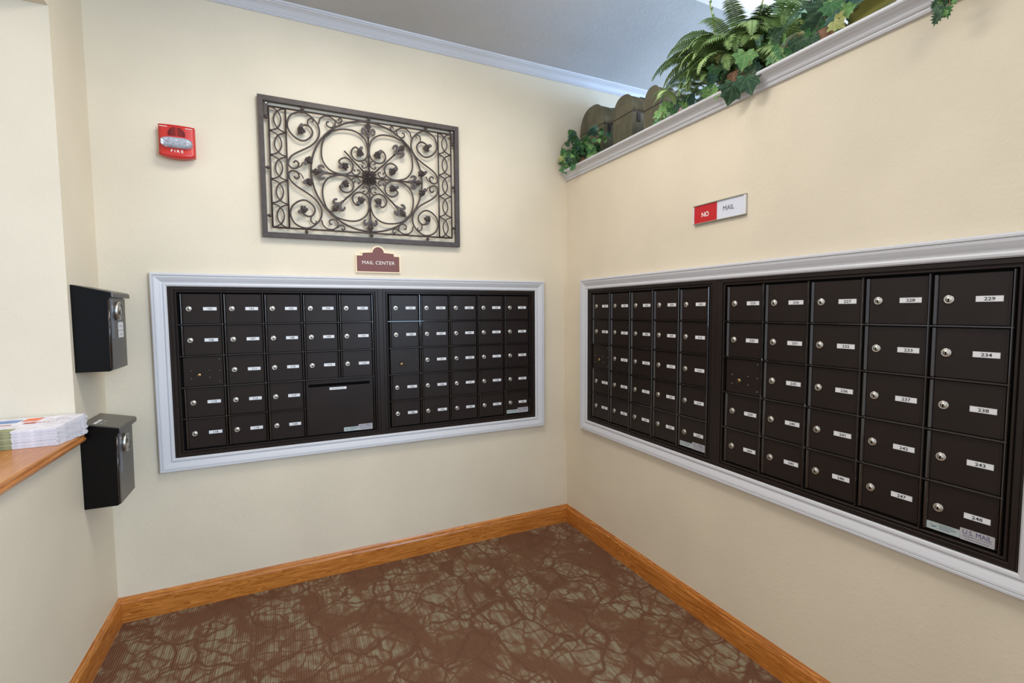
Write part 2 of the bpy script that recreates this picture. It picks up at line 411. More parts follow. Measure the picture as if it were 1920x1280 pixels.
# oak counter in the pass-through
ct = [(.022, .874), (.026, .880), (.026, .886), (.020, .889), (.022, .893), (.022, .899), (.018, .903), (-.25, .903), (-.25, .874)]
mb = MB().prism([(XL+a, b) for a, b in ct], -4.0, JY-.002, 'y')
mb.build('counter_top', m_counter, label='oak counter top capping the half wall at the left edge', cat='counter')

# ------------------------------------------------------------------ mailbox units
def door_mesh():
    mb = MB()
    # left roll, face, returns; cross-section in (u, out) extruded over the cell height
    u0, u1 = .0078, PU-.0058
    sec = [(u0+.008, -.006), (u0+.0095, .001), (u1-.006, .001), (u1-.005, .0018), (u1-.0006, .0018), (u1, .0012), (u1, -.006)]
    mb.prism([(u, -o) for u, o in sec][::-1], .0045, PZ-.0048, 'z')
    roll = [(u0, -.006), (u0, .0055), (u0+.0008, .0066), (u0+.002, .0070), (u0+.0036, .0067), (u0+.0052, .0058), (u0+.0066, .0044), (u0+.0078, .0026), (u0+.0088, .0010), (u0+.009, -.006)]
    mb.prism([(u, -o) for u, o in roll][::-1], .0045, PZ-.0048, 'z', 1, True)
    return mb
def plain_door(w, h):
    u0, u1 = .0078, w-.0058
    sec = [(u0, -.006), (u0, .001), (u0+.001, .0018), (u1-.0008, .0018), (u1, .0012), (u1, -.006)]
    return MB().prism([(u, -o) for u, o in sec][::-1], .0045, h-.0048, 'z')
me_door = door_mesh().mesh('door', [m_bronze, m_edge])
def lock_mesh():
    mb = MB()
    mb.lathe([(.0118, 0), (.0118, .0022), (.0108, .0036), (.0086, .0040), (.0078, .0032), (.0074, .0042), (.0010, .0046)], n=18, mi=0)
    mb.box((-.0010, -.0050, -.0055), (.0010, -.0040, .0028), 1)
    mb.lathe([(.0022, .0040), (.0022, .0050)], n=8, mi=1)
    return mb
me_lock = lock_mesh().mesh('lock', [m_silver, m_key])
def screw_mesh():
    return MB().lathe([(.0042, 0), (.0040, .0016), (.0026, .0028), (.0005, .0032)], n=10).mesh('screw', mat('dark_screw', (92, 86, 82), .35, .8))
me_screw = screw_mesh()
def plate(num, parent):
    mb = MB().box((-.0262, -.0022, -.0075), (.0262, -.0012, .0075), 1)
    mb.box((-.0255, -.0026, -.0068), (.0255, -.0020, .0068), 0)
    mb.text(str(num), .0118, 1.22, (0.0006, 0), -.0029, 2, bold=.0002)
    mb.build('number_plate', [m_plate, m_stick, m_ink], parent, (.1191, 0, PZ-.0696), fix=False, label='white number plate reading %s' % num)
def door(parent, c, r, num):
    d = link('door', me_door, parent, (c*PU, 0, (4-r)*PZ))
    link('lock', me_lock, d, (.0394, -.001, PZ-.0699), label='round nickel cam lock')
    plate(num, d)
    return d
def stickers(parent):
    mb = MB()
    def rrect(x0, x1, z0, z1, y, mi, rr=.002):
        pts = []
        for cx, cz, a0 in ((x1-rr, z1-rr, 0), (x0+rr, z1-rr, 90), (x0+rr, z0+rr, 180), (x1-rr, z0+rr, 270)):
            for k in range(4): a = R(a0+k*30); pts.append((cx+rr*math.cos(a), cz+rr*math.sin(a)))
        mb.prism(pts, y, -.001, 'y', mi)
    rrect(.0155, .0865, PZ-.1335, PZ-.1130, -.0025, 1)
    # eagle mark: two swept wings meeting at the head
    for tri in (((.0215, -.1165), (.0300, -.1268), (.0320, -.1250), (.0262, -.1205)), ((.0300, -.1268), (.0385, -.1225), (.0372, -.1212), (.0318, -.1238))):
        mb.add([(a, -.0029, PZ+b) for a, b in tri], [(0, 1, 2, 3)], 2)
    for i, w in enumerate((.030, .038, .035, .024)):
        mb.box((.043, -.0029, PZ-.1168-i*.0036), (.043+w, -.0026, PZ-.1162-i*.0036+.0002), 2)
    o1 = mb.build('postal_sticker', [m_stick, m_stickg, m_blue], parent, fix=False, label='pale sticker with a blue eagle mark')
    mb2 = MB(); mb = mb2
    def rr2(x0, x1, z0, z1, y, mi, rr=.002):
        pts = []
        for cx, cz, a0 in ((x1-rr, z1-rr, 0), (x0+rr, z1-rr, 90), (x0+rr, z0+rr, 180), (x1-rr, z0+rr, 270)):
            for k in range(4): a = R(a0+k*30); pts.append((cx+rr*math.cos(a), cz+rr*math.sin(a)))
        mb2.prism(pts, y, -.001, 'y', mi)
    rr2(.0868, .1555, PZ-.1345, PZ-.1042, -.0028, 0)
    mb2.text('U.S. MAIL', .0168, .84, (.1212, PZ-.1125), -.0031, 1)
    mb2.text('Approved By The U.S. Postal Service', .0048, .78, (.1215, PZ-.1228), -.0031, 1)
    for i in range(9): mb2.box((.0975+i*.0054, -.0031, PZ-.1300), (.0975+i*.0054+.0040, -.0028, PZ-.1286), 1)
    mb2.build('mail_sticker', [m_stick, m_blue], parent, fix=False, label='silver sticker reading U.S. MAIL in navy')
def master(parent, r):
    d = plain_door(PU, PZ).build('lock_panel', m_bronze, parent, (0, 0, (4-r)*PZ), label='plain panel with a recessed brass master lock and seven screws')
    for u, z in ((.0354, .0676), (.0352, .102), (.1055, .0674), (.1067, .100), (.1455, .0187), (.146, .0706), (.146, .121)):
        link('screw', me_screw, d, (u, -.0016, PZ-z))
    mb = MB().lathe([(.0175, .0010), (.0170, .0028), (.0158, .0028), (.0152, .0010)], (.0666, 0, PZ-.0868), n=24, mi=0)
    mb.lathe([(.0080, .0), (.0076, .0038), (.0010, .0044)], (.0666, 0, PZ-.0868), n=16, mi=1)
    mb.box((.0658, -.0050, PZ-.0915), (.0674, -.0042, PZ-.0840), 2)
    mb.build('master_lock', [m_bronze, m_brass, m_key], d, label='worn brass master lock in a dark ring')
def unit(label, loc, rotz, first, kind, left_w, right_w):
    t = thing('mailbox_unit', label, 'mailboxes', loc, (0, 0, rotz), 'banks of bronze mailboxes')
    MB().box((-.034, .007, -.028), (GW+.034, .12, GH+.026)).build('cabinet', m_recess, t)
    fr = [(.003, -.006), (.003, .0065), (.0045, .0082), (.0085, .0082), (.0098, .0066), (.0098, .0015), (.0130, .0015), (.0130, .0078), (.0142, .0092), (.0250, .0092), (.0262, .0080), (.0274, .0092), (.0455, .0092), (.0455, .0)]
    mb = MB().ring((0, GW+.004, 0, GH), fr, (left_w, right_w-.004, .0315, .0295)); mb.build('face_frame', m_bronze, t)
    hb = [(-.0026, .0), (-.0026, .006), (-.0012, .0092), (.0014, .0092), (.0028, .006), (.0028, 0)]
    out = kind == 'outgoing'
    for r in range(1, 5):
        x1 = 3*PU+.004 if (out and r == 4) else GW+.003
        n = len(hb)
        mb = MB(); z = (5-r)*PZ
        vs = [(-.002, -o, z+a) for a, o in hb]+[(x1, -o, z+a) for a, o in hb]
        mb.add(vs, [(i, i+1, i+1+n, i+n) for i in range(n-1)]+[list(range(n))[::-1], list(range(n, 2*n))])
        mb.build('horizontal_bar', m_edge, t)
    for c in range(1, 6):
        z0 = 2*PZ if (out and c == 4) else 0
        x = c*PU
        sec = [(x-.0026, 0), (x-.0026, .0072), (x-.0012, .0102), (x+.0014, .0102), (x+.0028, .0072), (x+.0028, 0)]
        MB().prism([(u, -o) for u, o in sec][::-1], z0, GH, 'z').build('vertical_bar', m_edge, t)
    num = first; last = None
    for r in range(5):
        for c in range(5):
            if r == 2 and c == 0: master(t, r); continue
            if out and r >= 3 and c >= 3: continue
            last = door(t, c, r, num); num += 1
    if out:
        W2 = 2*PU
        # outgoing door: frame of four slabs leaves a real slot open
        s0, s1, zc, hh = .0176+.000, .3105, 2*PZ-.0305, .0072
        mb = MB()
        for a, b in (((.0078, .0045), (W2-.0058, zc-hh)), ((.0078, zc+hh), (W2-.0058, 2*PZ-.0048)), ((.0078, zc-hh), (s0, zc+hh)), ((s1, zc-hh), (W2-.0058, zc+hh))):
            mb.box((a[0], -.0018, a[1]), (b[0], .006, b[1]))
        for x, sgn in ((s0, 1), (s1, -1)):     # rounded slot ends
            for zs in (1, -1):
                pts = [(x, zc+zs*hh)]+[(x+sgn*hh*(1-math.cos(R(a))), zc+zs*hh*math.sin(R(a))) for a in (0, 22, 45, 67, 90)]
                mb.prism(pts, -.0018, .006, 'y')
        d = mb.build('outgoing_door', m_bronze, t, (3*PU, 0, 0), label='wide door with a long black letter slot')
        MB().box((s0, .0055, zc-hh), (s1, .0068, zc+hh)).build('slot', m_key, d, label='black letter slot')
        mb = MB().box((-.040, -.0026, -.0062), (.040, -.0016, .0062), 0); mb.text('OUTGOING MAIL', .0072, 1.05, (0, 0), -.0029, 1)
        mb.build('slot_label', [m_plate, m_ink], d, (.1550, 0, 2*PZ-.0500), fix=False, label='white label reading OUTGOING MAIL')
        MB().lathe([(.0035, 0), (.0035, .0022), (.0022, .0024)], (.262, 0, .160), n=10).build('key_dot', m_bronze, d)
        h_ = link('outgoing_corner', None, d, (PU-.002, 0, 0)); h_.name = 'sticker_area'
        bpy.data.objects.remove(h_)
        n0 = set(bpy.data.objects); stickers(d)
        for o in set(bpy.data.objects)-n0: o.location = (PU-.003, 0, 0)
    else:
        stickers(last)
    return t
zb, zr = ZB-GH, ZR-GH
unit('bronze mailbox unit numbered 101 to 120 with the wide outgoing letter slot', (UNITS_B[0], 0, zb), 0, 101, 'outgoing', .036, .0402)
unit('bronze mailbox unit numbered 121 to 144 on the back wall, beside the room corner', (UNITS_B[1], 0, zb), 0, 121, 'std', .0402, .036)
unit('bronze mailbox unit numbered 201 to 224 on the right wall, next to the room corner', (0, UNITS_R[0], zr), -PI/2, 201, 'std', .036, .041)
unit('bronze mailbox unit numbered 225 to 248, nearest the camera on the right wall', (0, UNITS_R[1], zr), -PI/2, 225, 'std', .041, .036)

# ------------------------------------------------------------------ iron wall grille
GC = (-1.1778, 0, 2.0075-.0075)
g = thing('wall_grille', 'brown wrought iron scrollwork panel in a flat square frame on the back wall', 'wall art', GC)
YG = -.022
def g3(p, y=YG): return (p[0], y, p[1])
mb = MB()
hw, hh, fwd = .478, .3185, .0225
for a, b in (((-hw, -hh), (hw, -hh+fwd)), ((-hw, hh-fwd), (hw, hh)), ((-hw, -hh+fwd), (-hw+fwd, hh-fwd)), ((hw-fwd, -hh+fwd), (hw, hh-fwd))):
    mb.box((a[0], -.026, a[1]), (b[0], -.004, b[1]))
mb.build('outer_frame', m_iron, g)
RI = .0040
def rod(pts, r=RI, name='rod', closed=False, n=7, y=YG):
    return MB().tube([g3(p, y) for p in pts], r, n, closed=closed).build(name, m_iron, g)
iw, ih, bx = .434, .273, .364
for q in (((-iw, -ih), (iw, -ih)), ((-iw, ih), (iw, ih)), ((-iw, -ih), (-iw, ih)), ((iw, -ih), (iw, ih)), ((-bx, -ih), (-bx, ih)), ((bx, -ih), (bx, ih))): rod(q)
ce = 2*ih/5
for s in (-1, 1):
    for k in range(5):
        zc = -ih+ce*(k+.5)
        for side, y in ((0, YG-.002), (1, YG+.003)):
            x0 = s*iw if side == 0 else s*bx; dr = (-s if side == 0 else s)*.050
            rod([(x0+dr*math.sin(R(a)), zc+ce*.48*math.cos(R(a))) for a in range(0, 181, 12)], .0034, 'arc', y=y)
rod([(.006+.268*math.cos(R(a)), .002+.268*math.sin(R(a))) for a in range(0, 360, 6)], .0045, 'ring', closed=True, n=8)
for k in range(8):
    a = R(k*45); L = .20 if k % 2 == 0 else (.163 if k == 3 else .185)
    rod([(.006+.03*math.cos(a), .03*math.sin(a)), (.006+L*math.cos(a), L*math.sin(a))], .0040, 'spoke')
big = [(.046, .129), (.060, .141), (.076, .130), (.083, .108), (.071, .085), (.047, .076), (.021, .085), (.006, .107), (.0035, .142), (.018, .186), (.058, .215), (.110, .219), (.160, .206), (.184, .184)]
small = [(.056, .027), (.052, .033), (.045, .029), (.045, .020), (.052, .010), (.062, .006), (.074, .009), (.082, .018), (.081, .028), (.073, .032), (.068, .027), (.071, .022)]
corner = [(-.337, .031), (-.327, .041), (-.315, .030), (-.323, .010), (-.345, .006), (-.359, .022), (-.354, .046), (-.330, .073), (-.254, .123), (-.221, .175), (-.229, .225), (-.268, .262), (-.304, .267), (-.342, .247), (-.358, .207), (-.349, .172), (-.321, .145), (-.289, .138), (-.259, .159), (-.250, .184), (-.262, .206), (-.281, .212), (-.302, .203)]
curl = [(-.254, .197), (-.268, .214), (-.269, .233), (-.258, .245), (-.246, .240), (-.248, .230)]
top1 = [(-.222, .226), (-.215, .250), (-.195, .266), (-.167, .265), (-.148, .249), (-.151, .228), (-.168, .217), (-.186, .226), (-.184, .241), (-.175, .241)]
top2 = [(-.150, .256), (-.136, .244), (-.121, .248), (-.117, .262), (-.126, .266), (-.132, .259)]
leafpts = []
for sx in (-1, 1):
    for sz in (-1, 1):
        ox = .006
        for sw in (0, 1):
            p = [(b, a) if sw else (a, b) for a, b in big]
            rod(spline([(ox+sx*a, sz*b) for a, b in p], 5), .0040, 'scroll')
            e = p[0]; leafpts.append((ox+sx*e[0], sz*e[1], math.atan2(sz*(-.9 if not sw else -.25), sx*(-.25 if not sw else -.9))))
            p = [(b, a) if sw else (a, b) for a, b in small]
            rod(spline([(ox+sx*a, sz*b) for a, b in p], 4), .0032, 'curl')
        for P_, r_, nm in ((corner, .0041, 'scroll'), (curl, .0033, 'curl'), (top1, .0035, 'curl'), (top2, .0032, 'curl')):
            rod(spline([(ox*0-sx*a, sz*b) if True else 0 for a, b in P_], 5), r_, nm)
        leafpts.append((sx*.306, sz*.196, math.atan2(sz*-.9, sx*-.4)))
        leafpts.append((sx*.285, sz*.046, math.atan2(sz*.25, sx*-.9)))
        rod(spline([(sx*.318, sz*.012), (sx*.305, sz*.020), (sx*.296, sz*.038)], 4), .0028, 'curl')
def iron_leaf():
    mb = MB(); out = []
    # cupped tulip-like bud with three ribs and a folded-back sepal, grows along +x
    prof = [(-.004, .003), (.004, .012), (.012, .014), (.022, .017), (.027, .013), (.026, .006), (.031, .0), (.026, -.006), (.027, -.013), (.022, -.017), (.012, -.014), (.004, -.012), (-.004, -.003)]
    n = len(prof)
    vs = [(a, -.004-.004*(1-abs(b)/.017), b) for a, b in prof]+[(a, 0, b) for a, b in prof]+[(.012, -.013, 0), (.014, -.010, .007), (.014, -.010, -.007)]
    mb.add(vs, [(i, (i+1) % n, 2*n) for i in range(n)]+[(i, i+n, (i+1) % n+n, (i+1) % n) for i in range(n)]+[list(range(n, 2*n))])
    for z in (-.008, 0, .008): mb.tube([(.002, -.012, z*.4), (.012, -.0145, z), (.024, -.010, z*1.15)], .0016, 5)
    sp = [(-.006, 0), (-.012, .010), (-.010, .017), (-.003, .019), (.004, .013), (.003, .004)]
    mb.prism(sp, -.012, -.006, 'y')
    return mb.mesh('iron_leaf', m_iron)
me_il = iron_leaf()
for i, (x, z, a) in enumerate(leafpts):
    link('iron_leaf', me_il, g, (x, YG, z), (0, -a, 0), scale=(1.08, 1.1, -1.08 if i % 2 else 1.08))
def fleur():
    mb = MB()
    dia = [(-.004, .004), (.006, .006), (.016, .0125), (.034, 0), (.016, -.0125), (.006, -.006), (-.004, -.004)]
    n = len(dia)
    mb.add([(a, -.004, b) for a, b in dia]+[(a, .002, b) for a, b in dia]+[(.0, -.008, 0), (.017, -.010, 0)],
           [(0, 1, 2*n), (1, 2, 2*n+1, 2*n), (2, 3, 2*n+1), (3, 4, 2*n+1), (4, 5, 2*n, 2*n+1), (5, 6, 2*n), (6, 0, 2*n)]+[(i, i+n, (i+1) % n+n, (i+1) % n) for i in range(n)]+[list(range(n, 2*n))])
    for s in (1, -1):
        pet = [(-.009, .003), (-.006, .010), (-.001, .015), (-.001, .019), (-.006, .019), (-.011, .016), (-.015, .019), (-.012, .025), (-.003, .0275), (.006, .025), (.011, .018), (.008, .009), (.003, .003)]
        mb.prism([(a, s*b) for a, b in pet], -.007, 0, 'y')
    mb.box((-.013, -.008, -.0065), (-.007, .002, .0065)); mb.box((-.024, -.006, -.0045), (-.013, .001, .0045))
    return mb.mesh('fleur_de_lis', m_iron)
me_fl = fleur()
for k in range(8):
    if k == 3: continue
    a = R(k*45); rr = .226 if k % 2 == 0 else .212
    link('fleur_de_lis', me_fl, g, (.006+rr*math.cos(a), YG-.001, rr*math.sin(a)), (0, -a, 0), scale=1.3)
mb = MB()
for ring_, (n_, r0, r1, y, w) in enumerate(((12, .020, .040, -.026, .0075), (10, .013, .029, -.031, .0065), (8, .006, .018, -.035, .005))):
    for k in range(n_):
        a = 2*PI*k/n_+ring_*.2; c_, s_ = math.cos(a), math.sin(a)
        P2 = [(r0, -w*.5, y), (r0, w*.5, y), ((r0+r1)/2, w*.95, y-.002), (r1, w*.3, y-.001), (r1, -w*.3, y-.001), ((r0+r1)/2, -w*.95, y-.002), ((r0+r1)/2, 0, y-.006)]
        vs = [(c_*p-s_*q, yy, s_*p+c_*q) for p, q, yy in P2]
        mb.add(vs+[(v[0], -.020, v[2]) for v in vs[:6]], [(i, (i+1) % 6, 6) for i in range(6)]+[(i, i+7, (i+1) % 6+7, (i+1) % 6) for i in range(6)])
mb.lathe([(.028, .018), (.028, .026), (.008, .030), (.008, .037), (.004, .040), (.001, .041)], n=16)
mb.build('rosette', m_iron, g, (.006, 0, 0))
me_kn = MB().lathe([(.004, -.013), (.004, -.006), (.0075, -.004), (.0075, .004), (.004, .006), (.004, .010)], ax='z', n=10).mesh('knob', m_iron)
for x, z, a in ((-.29, .284, 0), (.012, .284, 0), (.30, .284, 0), (-.29, -.284, 0), (.012, -.284, 0), (.30, -.284, 0)): link('knob', me_kn, g, (x, YG, z))
for s in (-1, 1):
    for z in (.222, -.003, -.22): link('knob', me_kn, g, (s*.445, YG, z), (0, PI/2, 0))
    MB().box((s*.4435-.008, -.020, .232), (s*.4435+.008, -.014, .296)).build('bracket', m_iron, g)
    MB().lathe([(.005, 0), (.005, .002), (.002, .003)], (s*.4435, -.020, .285), n=10).build('screw', m_silver, g, label='bright silver screw head')

# ------------------------------------------------------------------ MAIL CENTER plaque
t = thing('room_sign', 'small maroon plaque with arched top and cream edge reading MAIL CENTER', 'sign', (-1.135, 0, 1.531))
def plaque(o):
    pts = [(-.1115+o, o), (.1115-o, o), (.1115-o, .0895-o), (.084-o, .0895-o), (.084-o, .1035-o)]
    r_ = .0335-o; zc = .1035-o*.4
    pts += [(r_*math.cos(R(a)), max(.1035-o, zc+r_*math.sin(R(a))*1.0)) for a in range(0, 181, 12)]
    return pts+[(-.084+o, .1035-o), (-.084+o, .0895-o), (-.1115+o, .0895-o)]
MB().prism(plaque(0), -.010, -.0005, 'y').build('backing_plate', m_cream, t)
mb = MB().prism(plaque(.0056), -.0115, -.009, 'y').build('face', m_maroon, t, label='maroon face')
MB().text('MAIL CENTER', .0245, 1.02, (.001, .050), -.0121, 0).build('lettering', m_whitep, t, fix=False, label='cream capital lettering')

# ------------------------------------------------------------------ fire alarm
t = thing('fire_alarm', 'red fire alarm horn strobe with clear lens high on the back wall', 'fire alarm', (-1.964, 0, 2.0615))
MB().box((-.058, -.016, -.058), (.058, -.0005, .058)).build('back_box', mat('alarm_back_beige', (214, 206, 180), .6), t, label='beige mounting box')
# face curves forward in the middle and sweeps out at the foot
mb = MB(); NX, NZ = 10, 10; top = []
def fy(u, w): return -(.034+.008*(1-u*u)+(.010*max(0, -w-.1)**1.5))
def fz(u, w): return w*.0635-(.006*(1-u*u) if w < -.99 else 0)-(.0 if w < .99 else .0)
for j in range(NZ+1):
    for i in range(NX+1):
        u = -1+2*i/NX; w = -1+2*j/NZ
        top.append((u*.064, fy(u, w), fz(u, w)-(.006*(1-u*u))*max(0, -w)**6))
Wd = NX+1
mb.add(top, [(j*Wd+i, j*Wd+i+1, (j+1)*Wd+i+1, (j+1)*Wd+i) for j in range(NZ) for i in range(NX)], 0, True)
edge = [i for i in range(Wd)]+[j*Wd+NX for j in range(1, NZ+1)]+[NZ*Wd+i for i in range(NX-1, -1, -1)]+[j*Wd for j in range(NZ-1, 0, -1)]
n = len(edge); vs = [top[i] for i in edge]+[(top[i][0], -.014, top[i][2]*.97) for i in edge]
mb.add(vs, [(k, (k+1) % n, (k+1) % n+n, k+n) for k in range(n)]+[list(range(n, 2*n))])
mb.build('housing', m_red, t)
for sgn in (-1, 1):
    for k in range(8):
        z = .0520-k*.0046; hw_ = math.sqrt(max(0, .031**2-(z-.026)**2))
        if hw_ < .006: continue
        MB().box((sgn*.0017 if sgn > 0 else -hw_, -.0435, z-.0011), (hw_ if sgn > 0 else -.0017, -.0405, z+.0011)).build('speaker_slot', m_darkred, t)
mb = MB()
def stad(hw_, hh_, y, cz): return [(hw_*math.copysign(abs(math.cos(a))**.55, math.cos(a)), cz+hh_*math.copysign(abs(math.sin(a))**.8, math.sin(a))) for a in [2*PI*k/24 for k in range(24)]]
A = stad(.0575, .0220, 0, -.0120); mb.prism(A, -.050, -.030, 'y')
mb.build('lens_bezel', m_chrome, t, label='bright silver strobe surround')
mb = MB()
rings = [(1, -.050), (.97, -.056), (.86, -.062), (.6, -.065)]
vs = [(a*k_, y, -.0120+(b+.0120)*k_) for k_, y in rings for a, b in A]; n = 24
mb.add(vs, [(r_*n+i, r_*n+(i+1) % n, (r_+1)*n+(i+1) % n, (r_+1)*n+i) for r_ in range(3) for i in range(n)]+[list(range(3*n, 4*n))], 0, True)
mb.build('strobe_lens', m_lens, t, label='clear plastic strobe lens')
mb = MB(); random.seed(3)
for k in range(16):
    x = random.uniform(-.045, .045); z = -.012+random.uniform(-.013, .013); s_ = random.uniform(.003, .007)
    mb.add([(x-s_, -.051, z), (x, -.052, z-s_*.6), (x+s_, -.051, z), (x, -.052, z+s_*.6), (x, -.058, z)], [(0, 1, 4), (1, 2, 4), (2, 3, 4), (3, 0, 4)])
mb.build('reflector', m_chrome, t, fix=False, label='faceted chrome reflector')
MB().text('FIRE', .0165, 1.10, (.001, -.0460), -.0492, 0, bold=.0002).build('lettering', m_whitep, t, fix=False, label='white FIRE lettering')
mb = MB()
for x0, x1, z in ((-.060, -.032, .0545), (.030, .057, .0545)): mb.box((x0, -.0400, z-.0012), (x1, -.0365, z+.0012))
mb.build('small_print', m_whitep, t)

# ------------------------------------------------------------------ NO MAIL slider sign
t = thing('slider_sign', 'narrow sliding sign reading NO MAIL, red left part, white right part', 'sign', (0, -1.1370, 1.6855), (0, 0, -PI/2))
hwid = .1260
MB().box((-hwid, -.004, 0), (hwid, -.0005, .078)).box((-hwid, -.012, .0745), (hwid, -.0005, .078)).box((-hwid, -.012, 0), (hwid, -.0005, .0035)).build('rail_frame', mat('brushed_aluminium', (196, 194, 182), .3, .9), t)
MB().box((-hwid+.005, -.0085, .0038), (-.0065, -.0042, .0742)).build('red_slide', m_signred, t, label='red slide')
MB().box((-.0065, -.0075, .0038), (hwid-.0065, -.0042, .0742)).build('white_panel', mat('sign_white', (222, 222, 232), .35), t, label='white panel')
for x0, x1 in ((-hwid+.0005, -hwid+.0048), (hwid-.0062, hwid-.0005)): MB().box((x0, -.0115, .0036), (x1, -.0042, .0744)).build('end_cap', m_plate, t)
MB().text('NO', .0265, .92, (-.064, .0355), -.0089, 0, bold=.0006).build('lettering', m_whitep, t, fix=False, label='white letters NO')
MB().text('MAIL', .0265, .92, (.049, .0415), -.0079, 0).build('lettering', m_ink, t, fix=False, label='black letters MAIL')

# ------------------------------------------------------------------ drop boxes on the left wall
def dropbox(label, z0, lidlabel):
    t = thing('drop_box', label, 'drop box', (XL, -.300, z0))
    side = [(0, 0), (.0975, -.001), (.105, .004), (.108, .268), (.113, .272), (.113, .290), (0, .3165)]
    mb = MB().prism([(a, b) for a, b in side], 0, .012, 'y').prism([(0, 0), (.0975, -.001), (.104, .004), (.106, .275), (0, .300)], .012, .185, 'y')
    b_ = mb.build('body', m_black, t)
    mo = b_.modifiers.new('bevel', 'BEVEL'); mo.width = .004; mo.segments = 3
    # lid slopes to the front with a turned-down lip
    lid = [(0, .300), (.108, .274), (.117, .272), (.1175, .288), (.113, .293), (0, .318)]
    l_ = MB().prism(lid, .010, .225, 'y').build('lid', m_taupe if lidlabel else m_taupe, t)
    mo = l_.modifiers.new('bevel', 'BEVEL'); mo.width = .002; mo.segments = 2
    MB().prism([(.104, .002), (.108, .004), (.1105, .270), (.1065, .270)], .006, .183, 'y').build('front_door', m_taupe, t)
    MB().tube([(.1045, -.0015, .010), (.1075, -.0015, .262)], .0042, 8).build('edge_bead', m_edge, t)
    MB().prism([(.108, .120), (.110, .120), (.1122, .262), (.1102, .262)], .014, .036, 'y').build('hinge_strip', mat('strip_grey', (128, 130, 138), .35, .6), t, label='lighter grey strip')
    k = MB().lathe([(.0350, 0), (.0355, .006), (.0350, .011), (.0330, .0130), (.0300, .0130), (.0285, .0115), (.0160, .0110), (.0150, .0135), (.001, .0138)], (0, 0, 0), 'x', 28).build('lock_knob', m_silver, t, (.110, .072, .222), label='round brushed steel lock knob')
    if lidlabel:
        s = -.0255/.108
        f = lambda x, y: (x, y, .3186+s*1.0*x)
        for (x0, x1, y0, y1) in ((.030, .085, .030, .072), (.030, .085, .075, .110)):
            mb = MB().add([f(x0, y0), f(x1, y0), f(x1, y1), f(x0, y1)], [(0, 1, 2, 3)], 0)
            for k_ in range(4):
                xa = x0+.008+k_*.011; mb.add([tuple(Vector(f(xa, y0+.005))+Vector((0, 0, .0003))), tuple(Vector(f(xa+.003, y0+.005))+Vector((0, 0, .0003))), tuple(Vector(f(xa+.003, y1-.006))+Vector((0, 0, .0003))), tuple(Vector(f(xa, y1-.006))+Vector((0, 0, .0003)))], [(0, 1, 2, 3)], 1)
            mb.build('paper_label', [m_plate, m_stickg], t, fix=False, label='small white printed label')
    else:
        for z0_, z1_ in ((.148, .180), (.120, .146)):
            mb = MB().prism([(.1098, z0_), (.1102, z0_), (.1104, z1_), (.1100, z1_)], .082, .145, 'y', 0)
            mb.box((.1100, .098, (z0_+z1_)/2-.003), (.1106, .130, (z0_+z1_)/2+.002), 1)
            mb.build('paper_label', [m_plate, m_stick], t, fix=False, label='small white printed label')
    return t
dropbox('upper black metal drop box with a round lock knob on the left wall', 1.120, False)
dropbox('lower black metal drop box with a labelled taupe lid, beside the counter end', .613, True)

